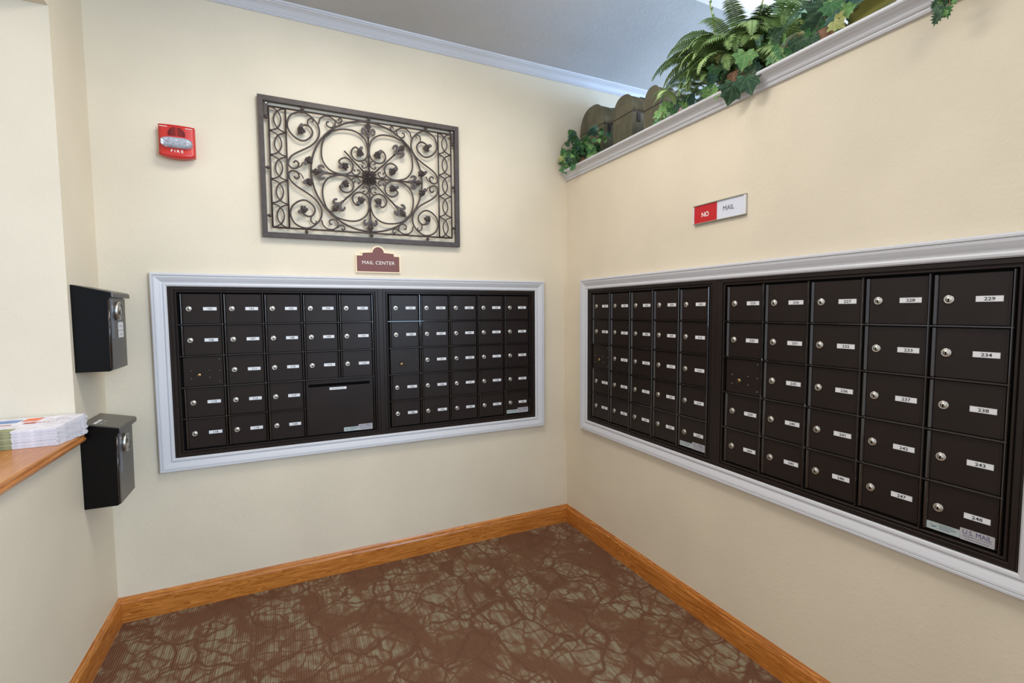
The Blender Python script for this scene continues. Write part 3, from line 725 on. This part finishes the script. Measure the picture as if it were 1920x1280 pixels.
# ------------------------------------------------------------------ magazines on the counter
random.seed(11)
NM = 15
zf, zk = .9035, .9035
for i in range(NM):
    tf = .0039*random.uniform(.92, 1.08)
    tb = tf*1.27
    jx, jy = random.uniform(-.0015, .0015), random.uniform(-.0015, .0015)
    lab = 'topmost folded newspaper of the stack on the oak counter, colour print on its cover' if i == NM-1 else ('bottom newspaper of the stack, lying on the oak counter' if i == 0 else 'folded newspaper in the stack, %s up from the oak counter' % ('second third fourth fifth sixth seventh eighth ninth tenth eleventh twelfth thirteenth fourteenth'.split()[i-1] if i < 14 else 'last but one'))
    t = thing('newspaper', lab, 'newspaper', (-2.262+jx, -.490+jy, zf), (0, 0, 0), 'folded newspapers in the stack on the counter')
    # corners: front right (0,0), back right, back left, front left ; top higher at the back
    FR, BR, BL_, FL = (0, 0), (.030, .158), (-.34, .150), (-.33, -.012)
    dz = zk-zf; g_ = .0004
    def lerp(a, b, k_): return (a[0]+(b[0]-a[0])*k_, a[1]+(b[1]-a[1])*k_)
    def ringp(s, fr, bk):   # outline with wavy right edge
        out = [lerp(FL, FR, .0)]+[lerp(FL, FR, .667), lerp(FL, FR, .668), lerp(FL, FR, .97)]
        for q in range(9):
            k_ = q/8; p = lerp(FR, BR, k_); w = .0018*math.sin(q*2.3+i*1.7)
            out.append((p[0]+w, p[1]))
        out += [lerp(BR, BL_, .03), BL_]
        return out
    O_ = ringp(0, 0, 0)
    def hgt(p, lo):
        k_ = max(0, min(1, p[1]/.16)); return dz*k_+(g_ if lo else (tf*(1-k_)+tb*k_)-g_)
    n = len(O_)
    vs = [(p[0], p[1], hgt(p, True)) for p in O_]+[(p[0], p[1], hgt(p, False)) for p in O_]
    mb = MB(); mb.add(vs, [list(range(n))[::-1], list(range(n, 2*n))], 0)
    for k_ in range(n):
        mb.add(vs, [(k_, (k_+1) % n, (k_+1) % n+n, k_+n)], 1 if k_ == 0 else 0)
    mb.build('sheets', [m_page, m_olivep], t, fix=False)
    if i == NM-1:
        def patch(name, m, x0, x1, y0, y1, lab_=None, sk=.18):
            e = .0004
            q = [(x0+y0*sk, y0), (x1+y0*sk, y0), (x1+y1*sk, y1), (x0+y1*sk, y1)]
            MB().add([(a, b, hgt((a, b), False)+e) for a, b in q], [(0, 1, 2, 3)]).build(name, m, t, fix=False, label=lab_)
        patch('cover_band', m_olivep, -.33, -.112, -.006, .030, 'olive green cover band')
        patch('cover_photo', m_pblue, -.26, -.150, .098, .132, 'blue cover picture')
        patch('cover_photo', m_porange, -.143, -.100, .104, .142, 'orange cover picture')
        patch('cover_title', m_pred, -.125, -.092, .074, .092, 'red masthead strip')
        patch('cover_title', m_pred, -.21, -.150, .070, .078)
        for a in range(5): patch('cover_title', m_pred if a < 3 else m_stick, -.088+a*.011, -.080+a*.011, .080, .087)
        for a in range(4): patch('cover_print', m_stick, -.070+a*.014, -.060+a*.014, .106, .112)
        patch('cover_print', m_stick, -.055, -.030, .060, .065)
    zf += tf; zk += tb

# ------------------------------------------------------------------ domed chests on the ledge
def chest(label, y0, y1, seam, top, L, x0=.08):
    w = y1-y0; t = thing('domed_chest', label, 'chest', (x0, y0, LEDGE), (0, 0, 0), 'set of three domed chests on the ledge')
    s = seam-LEDGE; hgt = top-seam
    MB().box((0, 0, 0), (L, w, s-.003)).build('body', m_leather, t)
    arc = [(w/2-w/2*math.copysign(abs(math.cos(R(a)))**.85, math.cos(R(a))), s+hgt*math.sin(R(a))**.85) for a in range(0, 181, 10)]
    MB().prism(arc, 0, L, 'x', 0, True).build('lid', m_leather, t)
    MB().box((-.001, -.001, s-.004), (L+.001, w+.001, s+.001)).build('seam_band', m_leatherd, t, label='dark seam between lid and body')
    for xx in (.004, L*.34, L*.66, L-.004):
        MB().tube([(xx, a, b) for a, b in arc], .0045 if xx < .01 else .0035, 6).build('strap', m_leather if xx < .01 else m_leatherd, t)
    for xx in (.03, L-.05): MB().box((xx, -.004, s-.05), (xx+.02, .0, s-.006)).build('buckle', m_leatherd, t)
    MB().box((L*.42, -.006, s-.045), (L*.58, 0, s+.012)).build('latch', mat('antique_copper', (120, 82, 66), .4, .6), t, label='copper coloured latch plate')
    MB().tube([(L*.35, w/2, top-LEDGE-.002), (L*.42, w/2, top-LEDGE+.012), (L*.58, w/2, top-LEDGE+.012), (L*.65, w/2, top-LEDGE-.002)], .005, 6).build('handle', m_leatherd, t)
chest('largest olive domed chest, beside the trailing ivy at the corner', -.255, -.025, 2.385, 2.515, .34)
chest('middle-sized olive domed chest, between the largest and the smallest', -.505, -.345, 2.36, 2.462, .28)
chest('smallest olive domed chest, partly covered by the fern', -.705, -.592, 2.322, 2.418, .22)

# ------------------------------------------------------------------ foliage
def ivy_mesh(name, m, sharp=1.0):
    half = [(0, -.02), (.20, -.20), (.46, -.20), (.46, .00), (.66, .06), (.82, .26), (.60, .36), (.50, .46), (.54, .68), (.34, .70), (.20, .84), (0, 1.06)]
    half = [(a*sharp, b) for a, b in half]
    mb = MB(); out = half+[(-a, b) for a, b in half[1:-1]][::-1]
    # centre line and lobe ribs
    ribs = [(0, .0), (0, .28), (0, .62)]
    def z(a, b): return .16*abs(a)-.20*b*b+.05*math.sin(9*a+4*b)
    vs = [(a, b, z(a, b)) for a, b in out]; n = len(out)
    c = [(a, b, z(a, b)-.05) for a, b in ribs]; vs += c
    rib2 = [(.30, .22), (-.30, .22), (.16, -.02), (-.16, -.02)]; vs += [(a, b, z(a, b)-.03) for a, b in rib2]
    C0, C1, C2, RR, RL, BR_, BL2 = n, n+1, n+2, n+3, n+4, n+5, n+6
    H = len(half)
    rgt = list(range(H)); lft = [0]+[n-i for i in range(1, H-1)]+[H-1]
    fs = []
    for side, rr, bb in ((rgt, RR, BR_), (lft, RL, BL2)):
        f = [(side[0], side[1], bb), (side[1], side[2], bb), (side[2], side[3], bb), (side[3], rr, bb), (side[3], side[4], rr), (side[4], side[5], rr), (side[5], side[6], rr), (side[6], side[7], rr),
             (side[7], C1, rr), (side[7], C2, C1), (side[7], side[8], C2), (side[8], side[9], C2), (side[9], side[10], C2), (side[10], side[11], C2), (C1, C0, rr), (C0, bb, rr), (C0, side[0], bb)]
        fs += f if side is rgt else [q[::-1] for q in f]
    mb.add(vs, fs, 0, False)
    vein = [0]*len(vs)
    for i, v in ((C0, 1), (C1, .95), (C2, .8), (RR, .75), (RL, .75), (BR_, .7), (BL2, .7), (H-1, .5), (0, 1), (5, .4), (n-5, .4)): vein[i] = v
    mb.vein = vein
    return mb.mesh(name, m)
IV = {k: ivy_mesh('leaf', m) for k, m in (('d', L_dark), ('m', L_mid), ('l', L_light), ('y', L_yel), ('b', L_blue))}
def cut_mesh(m):      # feathery parsley-like leaf of the corner ivy
    half = [(0, 0), (.08, .12), (.34, .06), (.26, .24), (.52, .34), (.26, .42), (.44, .62), (.20, .60), (.24, .84), (.08, .80), (0, 1.05)]
    out = half+[(-a, b) for a, b in half[1:-1]][::-1]; n = len(out)
    mb = MB(); vs = [(a, b, .22*abs(a)-.22*b*b) for a, b in out]+[(0, .15, -.03), (0, .45, -.08), (0, .72, -.15)]
    H = len(half); fs = []
    for side in (list(range(H)), [0]+[n-i for i in range(1, H-1)]+[H-1]):
        f = [(side[0], side[1], n), (side[1], side[2], side[3], n), (side[3], n+1, n), (side[3], side[4], side[5], n+1), (side[5], n+2, n+1), (side[5], side[6], side[7], n+2), (side[7], side[8], side[9], n+2), (side[9], side[10], n+2)]
        fs += f if side[1] == 1 else [q[::-1] for q in f]
    mb.add(vs, fs); mb.vein = [0]*n+[1, .8, .6]
    return mb.mesh('leaf', m)
CU = {k: cut_mesh(m) for k, m in (('m', L_mid), ('l', L_light), ('d', L_dark))}
def put_leaf(parent, me, pos, tip, nrm, size, name='leaf'):
    t_ = Vector(tip).normalized(); n_ = Vector(nrm); n_ = (n_-t_*n_.dot(t_))
    if n_.length < 1e-3: n_ = t_.orthogonal()
    n_.normalize(); x = t_.cross(n_)
    o = link(name, me, parent)
    M_ = Matrix((x, t_, n_)).transposed().to_4x4()
    base_ = parent.location if parent else Vector((0, 0, 0))
    o.matrix_local = Matrix.Translation(Vector(pos)-base_) @ M_ @ Matrix.Scale(size, 4)
    return o
def vine(parent, pts, r=.0016, m=None):
    base_ = parent.location
    return MB().tube([Vector(p)-base_ for p in spline(pts, 4)], r, 5).build('stem', m or m_stem, parent, fix=False)
CAMP = Vector((-1.577, -2.5192, 1.3324))
def tocam(p): return (CAMP-Vector(p)).normalized()
def rv(s): return Vector((random.uniform(-s, s), random.uniform(-s, s), random.uniform(-s, s)))

# corner ivy
random.seed(21)
iv = thing('ivy_plant', 'small trailing ivy with cut leaves in the corner of the ledge, left of the chests', 'plant', (.03, -.16, LEDGE+.012))
MB().lathe([(.045, 0), (.055, .02), (.058, .045), (.052, .05), (.01, .045)], ax='z', n=14).build('pot', m_basket, iv)
arms = [((.03, -.16, 2.19), (.0, -.09, 2.25), (-.03, -.03, 2.28)), ((.03, -.16, 2.19), (.0, -.12, 2.31), (-.02, -.07, 2.36)), ((.03, -.18, 2.19), (-.02, -.22, 2.27), (0, -.33, 2.31)),
        ((.03, -.16, 2.19), (-.03, -.14, 2.22), (-.055, -.05, 2.19)), ((.03, -.18, 2.19), (-.03, -.24, 2.22), (-.03, -.32, 2.20)), ((.03, -.17, 2.19), (-.04, -.19, 2.24), (-.06, -.17, 2.17)), ((.03, -.2, 2.19), (.0, -.27, 2.24), (.02, -.38, 2.27))]
for ai, a in enumerate(arms):
    vine(iv, a)
    sp = spline(a, 8)
    for k in range(3 if ai == 1 else 1, len(sp)):
        for _ in range(1 if ai in (0, 1, 2, 6) else 2):
            p = sp[k]+rv(.016); p.x = min(p.x, .06)
            if p.y > -.012: p.y = -.012-random.uniform(0, .01)
            if p.z < 2.178: p.x = min(p.x, -.058)
            tip = (random.uniform(-.6, .3), random.uniform(-1, .6), random.uniform(-.8, .5))
            me = random.choice([IV['b'], IV['m'], IV['m'], CU['m'], CU['l'], IV['d'], CU['m']])
            tv = Vector(tip).normalized(); sz = random.uniform(.030, .046)
            if p.y+tv.y*sz > -.004: tv.y = -abs(tv.y)
            put_leaf(iv, me, p, tv, tocam(p)+rv(.5), sz)
vine(iv, [(-.01, -.11, 2.28), (-.02, -.06, 2.335), (-.04, -.02, 2.32), (-.05, -.012, 2.28)], .0014)
for p, sz in (((-.035, -.05, 2.33), .045), ((-.03, -.075, 2.345), .04), ((-.05, -.035, 2.245), .05)): put_leaf(iv, IV['y'] if sz == .05 else CU['d'], p, (0, -.4, -.6), tocam(p), sz)

# ferns
def frond_mesh(L, droop, m, width=.16, n=24, seed=0):
    rnd = random.Random(seed); mb = MB(); pts = []
    x = z = 0; e = 1.05; ds = L/n
    for i in range(n+1):
        pts.append((x, z, e)); x += ds*math.cos(e); z += ds*math.sin(e); e -= droop/n*(.6+1.0*i/n)
    mb.tube([(a, 0, b) for a, b, _ in pts], .0012*L/.3, 4, 1)
    for i in range(2, n+1):
        a, b, e = pts[i]; t_ = i/n
        ll = width*L*(1.35*math.sin(PI*min(1, t_*.86+.10))**.8)*(.9+.2*rnd.random()); hw_ = ds*.46
        for s in (-1, 1):
            fx, fz_ = math.cos(e), math.sin(e)
            dr = -.25-.2*rnd.random(); sw = .22
            tipv = (a+fx*ll*sw+(-fz_)*ll*dr*-.0, s*ll*.95, b+fz_*ll*sw+ll*dr)
            mid = (a+fx*ll*sw*.4, s*ll*.5, b+fz_*ll*sw*.4+ll*dr*.25)
            vs = [(a-fx*hw_, 0, b-fz_*hw_), (a+fx*hw_, 0, b+fz_*hw_), (mid[0]+fx*hw_*1.0, mid[1], mid[2]+fz_*hw_), (mid[0]-fx*hw_, mid[1], mid[2]-fz_*hw_), tipv]
            mb.add(vs, [(0, 1, 2, 3) if s > 0 else (3, 2, 1, 0), (3, 2, 4) if s > 0 else (4, 2, 3)])
    return mb.mesh('frond', [m, m_fernstem])
def put_frond(parent, me, pos, az, tilt=0, scale=1, roll=0):
    o = link('frond', me, parent, Vector(pos)-parent.location, scale=scale)
    o.rotation_euler = (Matrix.Rotation(az, 3, 'Z') @ Matrix.Rotation(-tilt, 3, 'Y') @ Matrix.Rotation(roll, 3, 'X')).to_euler()
    return o
FR_ = [frond_mesh(.36, 1.9, F_dark, .10, 38, 1), frond_mesh(.33, 2.4, F_mid, .105, 36, 2), frond_mesh(.38, 1.5, F_mid, .105, 38, 3), frond_mesh(.30, 2.8, F_dark, .115, 34, 4), frond_mesh(.32, 2.2, F_light, .10, 30, 5), frond_mesh(.32, 2.3, F_tan, .115, 38, 6)]
random.seed(5)
fp = Vector((.11, -1.115, LEDGE))
fern = thing('fern', 'large bushy Boston fern on the ledge, right of the chests', 'plant', fp)
MB().lathe([(.05, 0), (.07, .05), (.075, .085), (.068, .09), (.01, .082)], ax='z', n=16).build('pot', m_basket, fern)
for k in range(130):
    az = random.uniform(0, 2*PI)
    while .9 < az < 2.2: az = random.uniform(0, 2*PI)      # the chests stand behind
    front = math.cos(az) < -.3
    ti = random.uniform(-.05, .3) if front else random.uniform(-.5, .2)
    sc_ = random.uniform(.6, .95) if front else random.uniform(.75, 1.2)
    put_frond(fern, random.choice([FR_[0], FR_[0], FR_[1], FR_[3], FR_[1], FR_[3]]), fp+Vector((random.uniform(-.04, .03), random.uniform(-.06, .06), random.uniform(.08, .17))), az, ti, sc_, random.uniform(-.6, .6))
for az, ti, s, me in ((2.05, .30, .85, 3), (2.2, .05, .85, 4), (2.35, -.25, .80, 4), (2.45, .3, .8, 1), (2.15, -.1, .8, 0), (2.6, .45, .75, 1), (1.9, .1, .8, 3), (2.1, -.4, .7, 0), (4.2, .1, .7, 1), (4.5, .4, .8, 3), (3.2, .6, .7, 1)):
    put_frond(fern, FR_[me], fp+Vector((-.04, 0, .14)), az, ti, s*1.3, random.uniform(-.3, .3))
for k in range(16):
    az = random.uniform(1.7, 3.6); put_frond(fern, FR_[random.choice((0, 1, 3, 3))], (random.uniform(-.02, .06), random.uniform(-1.12, -.90), LEDGE+random.uniform(.04, .10)), az, random.uniform(-.35, .2), random.uniform(.35, .55), random.uniform(-.5, .5))
fq = Vector((.12, -1.27, LEDGE))
fern2 = thing('fern', 'paler upright fern on the ledge with one long frond pointing to the light well', 'plant', fq)
MB().lathe([(.045, 0), (.06, .04), (.065, .07), (.058, .075), (.01, .07)], ax='z', n=16).build('pot', m_basket, fern2)
for az, ti, s, me in ((4.45, .22, 1.25, 1), (4.3, .45, 1.15, 2), (4.6, .0, 1.0, 2), (4.1, .15, .9, 4), (4.75, .05, .95, 5), (4.4, .0, .80, 5), (4.7, -.35, .7, 1), (5.3, .2, .7, 0), (3.0, .3, .6, 0), (5.0, .5, .8, 2), (3.7, -.3, .5, 0), (4.1, -.5, .6, 0), (.6, .3, .7, 0), (.2, .5, .7, 1)):
    put_frond(fern2, FR_[me], fq+Vector((0, 0, .07)), az, ti, s, random.uniform(-.4, .4))
# tall thin tendrils
for pts in ([(.02, -1.10, 2.28), (.0, -1.10, 2.36), (.0, -1.09, 2.46), (.01, -1.06, 2.56)], [(.05, -1.20, 2.28), (.05, -1.24, 2.38), (.05, -1.27, 2.47), (.05, -1.29, 2.56)]):
    s = vine(fern2, pts, .0028, L_yel)
    sp = spline(pts, 6)
    for i, q in enumerate(sp[3:]):
        put_leaf(fern2, CU['l'], q, ((-1)**i*.3, (-1)**i*.8, .5), tocam(q), .013)

# ivy in the middle, with the two big leaves hanging over the moulding
random.seed(9)
HS = .74
im = thing('ivy_plant', 'large-leaved ivy between the two ferns, two big dark leaves hanging over the white moulding', 'plant', (.02, -1.20, LEDGE+.012))
MB().lathe([(.035, 0), (.045, .03), (.048, .06), (.042, .064), (.008, .06)], ax='z', n=14).build('pot', m_basket, im)
hero = [('d', (-.066, -1.245, 2.152), (-.05, .25, -.9), .090), ('d', (-.068, -1.300, 2.156), (0, -.35, -.9), .090), ('d', (-.060, -1.300, 2.165), (0, -.75, .35), .045),
        ('l', (-.045, -1.275, 2.255), (-.1, .05, -.8), .078), ('m', (-.03, -1.13, 2.275), (0, .3, -.8), .055), ('m', (-.02, -1.36, 2.215), (0, -.6, -.5), .060), ('m', (-.03, -1.09, 2.215), (0, -.3, -.8), .05),
        ('l', (-.05, -1.125, 2.175), (0, .5, -.35), .055), ('l', (-.05, -1.16, 2.165), (0, .9, .1), .05), ('b', (-.04, -1.13, 2.24), (0, .6, -.6), .045), ('y', (-.02, -1.15, 2.305), (0, .2, -.8), .045),
        ('d', (-.02, -1.36, 2.27), (0, -.8, .2), .055)]
for k, p, tip, s in hero:
    put_leaf(im, IV[k], p, tip, tocam(p)+rv(.15), s*HS)
for a in ([(.02, -1.20, 2.21), (-.03, -1.20, 2.21), (-.06, -1.205, 2.165)], [(.02, -1.2, 2.21), (-.02, -1.27, 2.24), (-.062, -1.31, 2.165)], [(.02, -1.2, 2.21), (-.01, -1.15, 2.26), (-.03, -1.13, 2.28)], [(.02, -1.2, 2.21), (-.03, -1.16, 2.205), (-.05, -1.12, 2.18)]): vine(im, a, .002)
for k in range(24):
    p = Vector((random.uniform(-.02, .05), random.uniform(-1.42, -1.10), random.uniform(2.19, 2.29)))
    put_leaf(im, IV[random.choice('dmmbl')], p, (random.uniform(-.3, .3), random.uniform(-1, 1), random.uniform(-.8, .6)), tocam(p)+rv(.5), random.uniform(.024, .042))

# little yellow-green ivy next to the smallest chest
yg = thing('ivy_sprig', 'yellow-green ivy sprig on the ledge below the left side of the fern', 'plant', (.0, -.80, LEDGE+.012))
vine(yg, [(.0, -.80, 2.163), (.0, -.80, 2.19), (.0, -.81, 2.22), (.01, -.83, 2.23)], .002)
for k, p, tip, s in (('l', (.0, -.785, 2.242), (0, -.5, -.6), .05), ('l', (-.005, -.83, 2.232), (0, -.8, -.1), .045), ('m', (.0, -.79, 2.20), (0, -.4, -.7), .045), ('m', (.0, -.86, 2.205), (0, -.9, 0), .04), ('b', (-.01, -.90, 2.215), (0, -.9, .2), .035), ('l', (-.01, -.94, 2.20), (0, -.8, .3), .035), ('b', (-.02, -.98, 2.20), (0, -.8, .4), .04)):
    put_leaf(yg, IV[k], p, tip, tocam(p)+rv(.3), s)

# right-hand ivy, dark glossy leaves
random.seed(13)
ir = thing('ivy_plant', 'dark glossy ivy near the top edge of the photo, right of the pale fern', 'plant', (.03, -1.53, LEDGE+.012))
MB().lathe([(.035, 0), (.045, .03), (.048, .05), (.042, .054), (.008, .05)], ax='z', n=14).build('pot', m_basket, ir)
hero = [('d', (-.0, -1.535, 2.285), (-.1, .45, -.8), .100), ('d', (.02, -1.47, 2.28), (0, .8, -.05), .060), ('d', (-.01, -1.52, 2.315), (0, .1, .7), .060), ('m', (-.02, -1.56, 2.275), (0, -.1, -.8), .060), ('b', (-.03, -1.57, 2.225), (0, -.4, -.6), .050),
        ('y', (-.045, -1.585, 2.20), (0, -.5, -.5), .050), ('l', (-.04, -1.61, 2.215), (0, -.9, .1), .040), ('d', (-.01, -1.45, 2.22), (0, .3, -.7), .050), ('d', (-.02, -1.50, 2.20), (0, -.2, -.7), .05), ('b', (-.01, -1.64, 2.235), (0, .5, .8), .055), ('m', (0, -1.62, 2.27), (0, -.2, .8), .05), ('m', (0, -1.54, 2.34), (0, 0, .8), .05), ('m', (-.03, -1.60, 2.185), (0, .6, .1), .04)]
for k, p, tip, s in hero: put_leaf(ir, IV[k], p, tip, tocam(p)+rv(.15), s*.78)
for k in range(14):
    p = Vector((random.uniform(.0, .05), random.uniform(-1.64, -1.44), random.uniform(2.19, 2.30)))
    put_leaf(ir, IV[random.choice('ddmb')], p, (random.uniform(-.3, .3), random.uniform(-1, 1), random.uniform(-.8, .6)), tocam(p)+rv(.4), random.uniform(.026, .042))
for a in ([(.03, -1.53, 2.2), (.0, -1.53, 2.25), (0, -1.535, 2.29)], [(.03, -1.53, 2.2), (-.02, -1.57, 2.22), (-.045, -1.60, 2.20)], [(.03, -1.53, 2.2), (.02, -1.50, 2.25), (.02, -1.47, 2.28)]): vine(ir, a, .0018)

# olive magnolia-like spray
mg = thing('magnolia_spray', 'spray of long smooth olive leaves lying on the moulding at the top edge', 'plant', (.0, -1.72, LEDGE+.012))
def long_leaf():
    mb = MB(); vs = []; vein = []
    N = 8
    for i in range(N+1):
        t_ = i/N; w = .17*math.sin(PI*t_**.8)**.8+.002
        for s in (-1, -.5, 0, .5, 1): vs.append((s*w, t_, .25*abs(s)*w-.25*t_*t_)); vein.append(1-abs(s))
    mb.add(vs, [(i*5+j, i*5+j+1, (i+1)*5+j+1, (i+1)*5+j) for i in range(N) for j in range(4)], 0, True); mb.vein = vein
    return mb.mesh('leaf', L_olive)
me_ll = long_leaf()
vine(mg, [(.0, -1.80, 2.165), (-.02, -1.72, 2.19), (-.02, -1.66, 2.20)], .003)
for p, tip, s in (((-.04, -1.76, 2.185), (0, 1, -.12), .17), ((-.02, -1.72, 2.19), (0, .9, .15), .14), ((.0, -1.76, 2.20), (0, .9, .3), .15), ((-.02, -1.70, 2.20), (.1, .5, .6), .11), ((-.03, -1.80, 2.185), (0, -.9, .2), .12)):
    put_leaf(mg, me_ll, p, tip, tocam(p)+rv(.2)+Vector((0, 0, .2)), s)

# sprig hanging over the moulding at the right
random.seed(17)
hs = thing('ivy_sprig', 'green sprig hanging over the moulding at the top right of the photo', 'plant', (-.02, -1.87, LEDGE+.012))
vine(hs, [(-.02, -1.87, 2.165), (-.06, -1.87, 2.155), (-.07, -1.875, 2.12), (-.07, -1.88, 2.075)], .0016)
vine(hs, [(-.06, -1.87, 2.165), (-.07, -1.91, 2.13), (-.07, -1.905, 2.105), (-.07, -1.885, 2.095)], .0012)
for k in range(26):
    f_ = random.random()
    p = Vector((-.072+random.uniform(-.008, .006), -1.872+random.uniform(-.030, .028)*(1-.55*f_), 2.150-.085*f_))
    put_leaf(hs, random.choice([CU['m'], CU['l'], CU['d'], CU['l']]), p, (0, random.uniform(-.8, .8), -1), tocam(p)+rv(.5), random.uniform(.020, .032))

# ------------------------------------------------------------------ ceiling lamp just above the frame
t = thing('ceiling_lamp', 'flush round glass ceiling lamp just above the top edge', 'lamp', (-.52, -.86, CEIL))
MB().lathe([(.15, 0), (.15, -.02), (.14, -.025)], ax='z', n=28).build('base_ring', m_trim, t)
m_glow, n_, l_, b_ = nodes('lamp_glass'); b_.inputs['Emission Color'].default_value = (1, .97, .92, 1); b_.inputs['Emission Strength'].default_value = 9
MB().lathe([(.14, -.02), (.13, -.045), (.10, -.07), (.05, -.085), (.002, -.09)], ax='z', n=28).build('glass_dome', m_glow, t)
